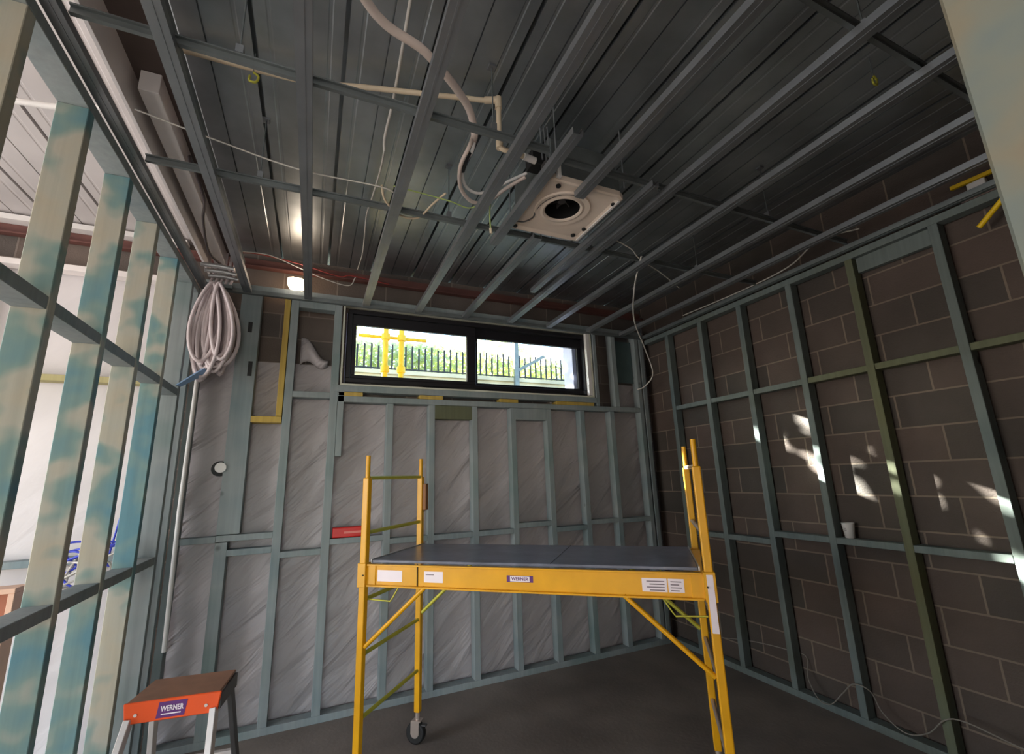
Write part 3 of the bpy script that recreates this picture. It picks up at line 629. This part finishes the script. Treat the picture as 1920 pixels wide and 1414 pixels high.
# ---- wall light
wl = thing('wall_light', 'glowing bulkhead light on the end wall left of the window', 'light', (-0.2, 3.7, 3.1))
part(MB().box((-0.235, 3.72, 3.05), (-0.165, 3.755, 3.15)), 'light_base', whitep, wl, 0.004)
db = MB(); pr = [(-0.27, 3.145), (-0.27, 3.10), (-0.25, 3.06), (-0.215, 3.045), (-0.17, 3.05), (-0.14, 3.075), (-0.132, 3.135), (-0.17, 3.15), (-0.23, 3.155)]
db.prism([(a, b) for a, b in pr], 1, 3.66, 3.72)
part(db, 'diffuser', warm, wl, 0.012, 'glowing warm diffuser', 3)
ld = bpy.data.lights.new('wall_light_bulb', 'POINT'); lo = bpy.data.objects.new('wall_light_bulb', ld); C.objects.link(lo); lo.location = (-0.2, 3.6, 3.1)
ld.energy = 1.2; ld.color = (1.0, 0.84, 0.7); ld.shadow_soft_size = 0.05; lo.parent = None
# ---- hole with pipe in wall wrap
hp = thing('pipe_sleeve', 'short white pipe end in a black round hole in the left wall wrap', 'pipe end', (-0.56, 3.73, 1.68))
part(MB().tube([(-0.59, 3.715, 1.675), (-0.59, 3.738, 1.675)], 0.052, 24), 'hole_rim', blackm, hp)
part(MB().tube([(-0.575, 3.64, 1.68), (-0.58, 3.714, 1.68)], 0.034, 20), 'pipe_end', whitep, hp, 0.003)
# ---- red tool on nogging
rt = thing('red_case', 'red plastic level case lying on the nogging behind the left scaffold post', 'tool case', (0.27, 3.68, 1.165))
part(MB().box((0.16, 3.655, 1.162), (0.42, 3.72, 1.235)), 'case_body', redp, rt, 0.008, seg=2)
part(MB().box((0.24, 3.650, 1.19), (0.36, 3.655, 1.205)), 'case_label', mat('faded_pink', lin(230, 130, 120), 0.5), rt)
# ---- cup on nogging
cp = thing('paper_cup', 'white paper coffee cup standing on the nogging of the right frame', 'cup', (3.225, 1.93, 1.1))
cm = MB(); n = 24
prof_ = [(0.0, 1.101), (0.026, 1.101), (0.036, 1.19), (0.038, 1.193), (0.036, 1.196), (0.034, 1.19), (0.025, 1.106), (0.0, 1.106)]
vs = []
for r, z in prof_:
    vs += [(3.226 + r * math.cos(2 * math.pi * j / n), 1.93 + r * math.sin(2 * math.pi * j / n), z) for j in range(n)]
cm.add(vs, [(i * n + j, i * n + (j + 1) % n, (i + 1) * n + (j + 1) % n, (i + 1) * n + j) for i in range(len(prof_) - 1) for j in range(n)], True)
part(cm, 'cup_body', whitep, cp)
pb = MB()
for j in range(3): pb.box((3.1925, 1.925 + 0.001 * j, 1.15 + 0.009 * j), (3.1935, 1.938, 1.153 + 0.009 * j))
part(pb, 'cup_print', greyp, cp)
# ---- yellow tools at upper right
tl = thing('spirit_level', 'yellow spirit level lying on top of the right frame near the door stud', 'level', (3.2, 0.94, 2.99))
part(MB().bar((3.2, 1.03, 3.06), (3.2, 0.72, 3.05), 0.02, 0.022), 'level_body', yelp, tl, 0.002)
part(MB().box((3.19, 0.89, 2.985), (3.23, 0.965, 3.04)), 'tape_roll_box', whitep, tl, 0.003, 'white end block')
part(MB().box((3.19, 0.74, 2.946), (3.24, 1.0, 2.984)), 'support_block', brownst, tl)
single(MB().tube([(3.17, 0.955, 2.77), (3.17, 0.80, 2.91)], 0.013, 12), 'tool_handle', yelp, 'yellow tool handle hooked on the right frame beside the door stud', 'tool handle', (3.17, 0.9, 2.84))

# ================================================================== SCAFFOLD (local frame: x along the deck, y to the back)
sc = thing('rolling_scaffold', 'yellow rolling scaffold tower with a grey work platform in the middle of the room', 'scaffold', (0.28372586, 2.64701048, 0), world=False, rot=-0.70668538)
SL, SW, ZT, ZK = 1.699, 0.6115, 1.696, 1.131
def fr(x):
    e = part(MB().box((x - 0.003, 0.02, 0.15), (x + 0.003, 0.022, 0.152)), 'end_frame', yel, sc)
    for y in (0, SW):
        part(MB().box((x - 0.018, y - 0.018, 0.17), (x + 0.018, y + 0.018, ZT - 0.12)), 'post', yel, e, 0.005, seg=2)
        part(MB().tube([(x, y, ZT - 0.12), (x, y, ZT)], 0.0125, 12), 'spigot', yel, e)
    for z, m in ((1.575, yelg), (1.285, yelg), (0.95, yelg), (0.69, yelg), (0.40, yelg)):
        zm = zinc if x > 1 else m
        part(MB().tube([(x, 0.018, z), (x, SW - 0.018, z)], 0.0105, 10), 'rung', zm, e)
    return e
for x in (0, SL):
    e = fr(x)
def rail(y, s):
    r = part(MB().box((0.03, y - 0.004, ZK - 0.11), (SL - 0.03, y + 0.004, ZK)).box((0.03, y + s * -0.022, ZK - 0.008), (SL - 0.03, y + 0.004 * s, ZK)).box((0.03, y - s * 0.022, ZK - 0.11), (SL - 0.03, y + 0.004 * s, ZK - 0.102)),
             'side_rail', yel, sc, 0.001)
    for x0 in (0.0, SL):
        sg = 1 if x0 == 0 else -1
        part(MB().box((x0 - 0.024, y - 0.026, ZK - 0.115), (x0 + 0.024, y + 0.026, ZK + 0.004)).box((x0, y - 0.01, ZK - 0.11), (x0 + sg * 0.075, y + 0.01, ZK)), 'rail_sleeve', yel, r, 0.002)
        part(MB().tube([(x0 + sg * 0.012, y - 0.03, ZK - 0.055), (x0 + sg * 0.012, y - 0.026, ZK - 0.055)], 0.004, 8), 'bolt', blackm, r)
        g = 0.32
        part(MB().tube([(x0 + sg * 0.02, y, 0.78 - 0.05), (x0 + sg * 0.36, y, ZK - 0.105)], 0.011, 10), 'gusset_brace', yelg if y > 0.1 else yel, sc)
        # locking handle: thin bent rod
        part(MB().tube([(x0 + sg * 0.2, y + 0.02, ZK - 0.11), (x0 + sg * 0.165, y + 0.02, ZK - 0.165), (x0 + sg * 0.15, y + 0.02, ZK - 0.185), (x0 + sg * 0.02, y + 0.02, ZK - 0.18)], 0.004, 6), 'locking_handle', yelg, sc)
    return r
r0 = rail(0, 1); r1 = rail(SW, -1)
# stickers on the near rail
def sticker(x0, x1, z0, z1, par, m=paper, y=-0.0052, nm='sticker', lb='white sticker'):
    return part(MB().box((x0, y, z0), (x1, y + 0.001, z1)), nm, m, par, 0, lb)
k0 = sticker(0.085, 0.23, ZK - 0.085, ZK - 0.03, r0)
k1 = sticker(0.355, 0.46, ZK - 0.082, ZK - 0.03, r0)
part(MB().box((0.365, -0.0062, ZK - 0.047), (0.41, -0.0056, ZK - 0.043)), 'sticker_print', greyp, r0)
k2 = sticker(1.42, 1.525, ZK - 0.085, ZK - 0.03, r0); k3 = sticker(1.53, 1.595, ZK - 0.085, ZK - 0.03, r0)
pm_ = MB()
for i in range(4):
    pm_.box((1.44 + 0.012 * (i % 2), -0.0062, ZK - 0.044 - 0.012 * i), (1.515, -0.0056, ZK - 0.04 - 0.012 * i)); pm_.box((1.54, -0.0062, ZK - 0.044 - 0.012 * i), (1.585 - 0.01 * (i % 2), -0.0056, ZK - 0.04 - 0.012 * i))
part(pm_, 'sticker_print', greyp, r0)
part(MB().box((0.795, -0.0052, ZK - 0.066), (0.925, -0.0046, ZK - 0.037)), 'maker_badge', purple, r0, label='purple maker badge')
part(MB().box((0.812, -0.0058, ZK - 0.063), (0.908, -0.0052, ZK - 0.04)), 'maker_badge', paper, r0, label='white badge field')
text_mesh('WERNER', 0.021, 'maker_lettering', purple, r0, Matrix.Translation((0.86, -0.0062, ZK - 0.0515)) @ Matrix.Rotation(math.pi / 2, 4, 'X'), 'purple lettering WERNER', 0.0004, 0.98)
part(MB().tube([(0.318, -0.006, ZK + 0.004), (0.318, -0.0065, ZK - 0.112)], 0.003, 6), 'tie_wire', blackm, r0, label='dark tie line across the rail')
# post sticker on the right front post
part(MB().box((SL - 0.013, -0.0275, 0.90), (SL + 0.013, -0.0185, 1.125)), 'post_sticker', paper, sc, label='white vertical sticker')
# platform
pl = part(MB().box((0.04, 0.012, ZK + 0.002), (SL - 0.04, SW - 0.012, ZK + 0.016)), 'platform', ply, sc, 0.002)
for x_ in (0.032, SL - 0.038): part(MB().box((x_, 0.012, ZK + 0.002), (x_ + 0.006, SW - 0.012, ZK + 0.02)), 'platform_edge', edge, pl)
part(MB().box((1.005, 0.014, ZK + 0.0162), (1.009, SW - 0.014, ZK + 0.0168)), 'platform_joint', blackm, pl)
# timber packer tied to the rear left post
part(MB().box((0.025, SW - 0.02, 1.36), (0.05, SW + 0.015, 1.53)), 'post_block', mat('brown_block', lin(130, 84, 44), 0.6), sc, 0.003, 'brown block tied to the post')
# casters
for x in (0, SL):
    for y in (0, SW):
        c_ = part(MB().tube([(x, y, 0.13), (x, y, 0.18)], 0.014, 12).box((x - 0.03, y - 0.025, 0.122), (x + 0.03, y + 0.025, 0.13)).box((x - 0.035, y - 0.024, 0.055), (x + 0.02, y - 0.021, 0.125)).box((x - 0.035, y + 0.021, 0.055), (x + 0.02, y + 0.024, 0.125)), 'caster', zinc, sc, 0.001)
        part(MB().tube([(x - 0.01, y - 0.018, 0.0605), (x - 0.01, y - 0.014, 0.0605), (x - 0.01, y + 0.014, 0.0605), (x - 0.01, y + 0.018, 0.0605)], [0.052, 0.06, 0.06, 0.052], 28), 'wheel', blackm, c_)
        part(MB().tube([(x - 0.01, y - 0.02, 0.0605), (x - 0.01, y + 0.02, 0.0605)], 0.026, 20), 'wheel_hub', zinc, c_)
        part(MB().box((x + 0.02, y - 0.012, 0.10), (x + 0.06, y + 0.012, 0.108)), 'brake_pedal', dgrey, c_)

# ================================================================== STEP LADDER
la = -0.14
ld_ = thing('step_ladder', 'orange topped aluminium step ladder standing by the left partition', 'step ladder', (-0.44, 2.35, 0), world=False, rot=la)
LW = 0.158
tp = part(MB().prism([(-LW, 0.0), (LW, 0.0), (LW - 0.005, 0.22), (-LW + 0.005, 0.22)], 2, 0.745, 0.757), 'top_step', obrown, ld_, 0.003, 'worn brown top')
part(MB().prism([(-LW - 0.006, 0.757), (LW + 0.006, 0.757), (LW - 0.004, 0.685), (-LW + 0.004, 0.685)][::-1], 1, -0.008, 0.004), 'top_front', orange, tp, 0.003, 'orange front edge')
part(MB().box((LW - 0.004, 0.006, 0.69), (LW + 0.004, 0.22, 0.744)).box((-LW - 0.004, 0.006, 0.69), (-LW + 0.004, 0.22, 0.744)).box((-LW, 0.214, 0.70), (LW, 0.22, 0.744)), 'top_side', dgrey, tp, 0.002, 'dark side edges')
for x_ in (-0.12, 0.115): part(MB().tube([(x_, -0.0105, 0.715), (x_, -0.008, 0.715)], 0.006, 10), 'rivet', alum, tp)
bd = MB().prism([(-0.045, 0.748), (0.05, 0.748), (0.042, 0.694), (-0.052, 0.694)][::-1], 1, -0.0092, -0.0082)
part(bd, 'maker_badge', purple, tp, label='dark purple maker badge')
text_mesh('WERNER', 0.026, 'maker_lettering', paper, tp, Matrix.Translation((0.0, -0.0097, 0.724)) @ Matrix.Rotation(math.pi / 2, 4, 'X'), 'white lettering WERNER', 0.0006, 0.72)
part(MB().box((-0.036, -0.0098, 0.704), (0.03, -0.0093, 0.708)), 'badge_line', paper, tp)
for s_ in (-1, 1):
    part(MB().bar((s_ * (LW - 0.016), 0.0, 0.70), (s_ * (LW + 0.045), -0.26, 0.0), 0.022, 0.045, (0, 1, 0)), 'front_rail', alum, ld_, 0.002)
    part(MB().bar((s_ * (LW - 0.02), 0.20, 0.72), (s_ * (LW + 0.03), 0.42, 0.0), 0.02, 0.04, (0, 1, 0)), 'rear_rail', dgrey if s_ > 0 else alum, ld_, 0.002, 'grey rear leg')
    part(MB().box((s_ * (LW + 0.045) - 0.02, -0.29, 0.0), (s_ * (LW + 0.045) + 0.02, -0.235, 0.03)), 'foot', blackm, ld_)
for z in (0.24, 0.48):
    f_ = (0.70 - z) / 0.70
    part(MB().box((-LW + 0.01 - 0.05 * f_, -0.26 * f_ - 0.03, z), (LW - 0.01 + 0.05 * f_, -0.26 * f_ + 0.06, z + 0.022)), 'step', alum, ld_, 0.002)
part(MB().bar((-LW, 0.30, 0.40), (LW, 0.30, 0.40), 0.02, 0.025), 'rear_brace', alum, ld_)

# ================================================================== NEXT ROOM BITS
bc = thing('cable_tangle', 'tangle of blue and white cables behind the left partition', 'cables', (-1.08, 3.3, 1.15))
rnd = random.Random(5)
for k in range(6):
    pts = [(-1.1 + rnd.uniform(-.14, .14), 3.35 + rnd.uniform(-.07, .07), 1.16 + rnd.uniform(-.14, .12)) for _ in range(6)]
    part(MB().tube(curve(pts, 6), 0.006, 6), 'cable', bluecable if k % 2 == 0 else wcable, bc)
part(MB().tube(curve([(-1.03, 3.4, 1.2), (-1.02, 3.5, 1.5), (-0.98, 3.55, 1.8), (-1.0, 3.6, 2.2)], 6), 0.005, 6), 'cable', bluecable, bc)
part(MB().tube(curve([(-1.05, 3.4, 1.1), (-1.15, 3.45, 0.95), (-1.25, 3.5, 0.98), (-1.3, 3.62, 1.13)], 6), 0.005, 6), 'cable', bluecable, bc)
wb = thing('wall_box', 'small pink pine framed box at the far left beyond the partition', 'box frame', (-1.42, 3.3, 0.9))
b0, b1 = (-1.62, 3.24, 0.87), (-1.335, 3.36, 1.085)
part(MB().box(b0, (b1[0], b1[1], 0.895)).box((b0[0], b0[1], 1.06), b1).box((b0[0], b0[1], 0.895), (-1.595, b1[1], 1.06)).box((-1.36, b0[1], 0.895), (b1[0], b1[1], 1.06)), 'box_frame', pinkwood, wb, 0.002)
part(MB().box((-1.595, 3.345, 0.895), (-1.36, 3.355, 1.06)), 'box_back', mat('brown_ply', lin(170, 110, 84), 0.6), wb)
for x_ in (-1.6, -1.385): part(MB().box((x_, 3.25, 0.0), (x_ + 0.03, 3.35, 0.869)), 'box_leg', pinkwood, wb)

# ================================================================== OUTSIDE
struct(MB().box((-25, 3.99, -0.3), (25, 10.8, -0.02)), 'ground', grassm)
rw = MB().box((-14, 10.8, -0.3), (18, 11.1, 4.08)).box((-14, 10.72, 4.08), (18, 11.14, 4.18)).box((-14, 10.76, 3.5), (18, 10.8, 3.56))
single(rw, 'retaining_wall', outw, 'pale rendered retaining wall outside the window', 'retaining wall', (1.5, 11, 0))
single(MB().box((-25, 11.1, -0.3), (25, 40, 4.05)), 'bank', grassm, 'sunlit grassy bank behind the outside fence', 'bank', (0, 20, 0), kind='stuff')
fe = thing('picket_fence', 'dark metal picket fence on the retaining wall outside the window', 'fence', (3, 10.93, 4.18))
xx = 0.3; k = 0
while xx < 6.9:
    part(MB().box((xx, 10.92, 4.18), (xx + 0.042, 10.94, 4.82 + 0.03 * (k % 3))), 'picket', frame_m, fe)
    xx += 0.165; k += 1
part(MB().box((0.2, 10.91, 4.24), (6.7, 10.95, 4.27)), 'fence_rail', frame_m, fe)
os_ = thing('tube_scaffold', 'yellow tube scaffold uprights outside the left window pane', 'scaffold', (0.8, 5.2, 0))
for xx_, r in ((0.70, 0.032), (0.885, 0.032)):
    u = part(MB().tube([(xx_, 5.2, 0), (xx_, 5.2, 5.4)], r, 14), 'upright', yelp, os_)
    for z in (2.83, 3.22): part(MB().tube([(xx_, 5.2, z - 0.035), (xx_, 5.2, z + 0.035)], r + 0.018, 14), 'coupler', yelp, u)
part(MB().tube([(0.4, 5.28, 3.24), (1.2, 5.28, 3.24)], 0.02, 12), 'ledger', yelp, os_)
gp = thing('gate_post', 'grey post with diagonal brace outside the right window pane', 'post', (4.9, 10.4, 0))
part(MB().box((4.7, 10.35, -0.02), (4.82, 10.45, 5.2)), 'post', galv_d, gp)
part(MB().bar((4.8, 10.4, 4.3), (5.6, 10.4, 4.75), 0.06, 0.08), 'brace', galv_d, gp)
def foliage(cx, cy, cz, rx, ry, rz, n, size, seed):
    rnd = random.Random(seed); mb = MB()
    for i in range(n):
        while True:
            p = Vector((rnd.uniform(-1, 1), rnd.uniform(-1, 1), rnd.uniform(-1, 1)))
            if p.length < 1: break
        q = Vector((cx + p.x * rx, cy + p.y * ry, cz + p.z * rz))
        a = Vector((rnd.gauss(0, 1), rnd.gauss(0, 1), rnd.gauss(0, 1))).normalized(); b = a.orthogonal().normalized(); s_ = size * rnd.uniform(.6, 1.3)
        mb.add([q - a * s_, q + b * s_ * .5, q + a * s_, q - b * s_ * .5], [(0, 1, 2, 3)])
    return mb
def tree(name, lab, loc, crown, n, size, seed, lm):
    t = thing(name, lab, 'tree', loc)
    part(MB().tube(curve([loc, (loc[0] + 0.1, loc[1], loc[2] + crown[2] * 0.3), (crown[0], crown[1], crown[2])], 4), 0.12, 10), 'trunk', bark, t)
    part(foliage(*crown, n, size, seed), 'crown', lm, t)
tree('tree', 'leafy tree beside the building shading the window', (-2.2, 8.3, -0.02), (-2.0, 8.4, 5.2, 2.4, 1.3, 0.75), 640, 0.17, 23, leafD)
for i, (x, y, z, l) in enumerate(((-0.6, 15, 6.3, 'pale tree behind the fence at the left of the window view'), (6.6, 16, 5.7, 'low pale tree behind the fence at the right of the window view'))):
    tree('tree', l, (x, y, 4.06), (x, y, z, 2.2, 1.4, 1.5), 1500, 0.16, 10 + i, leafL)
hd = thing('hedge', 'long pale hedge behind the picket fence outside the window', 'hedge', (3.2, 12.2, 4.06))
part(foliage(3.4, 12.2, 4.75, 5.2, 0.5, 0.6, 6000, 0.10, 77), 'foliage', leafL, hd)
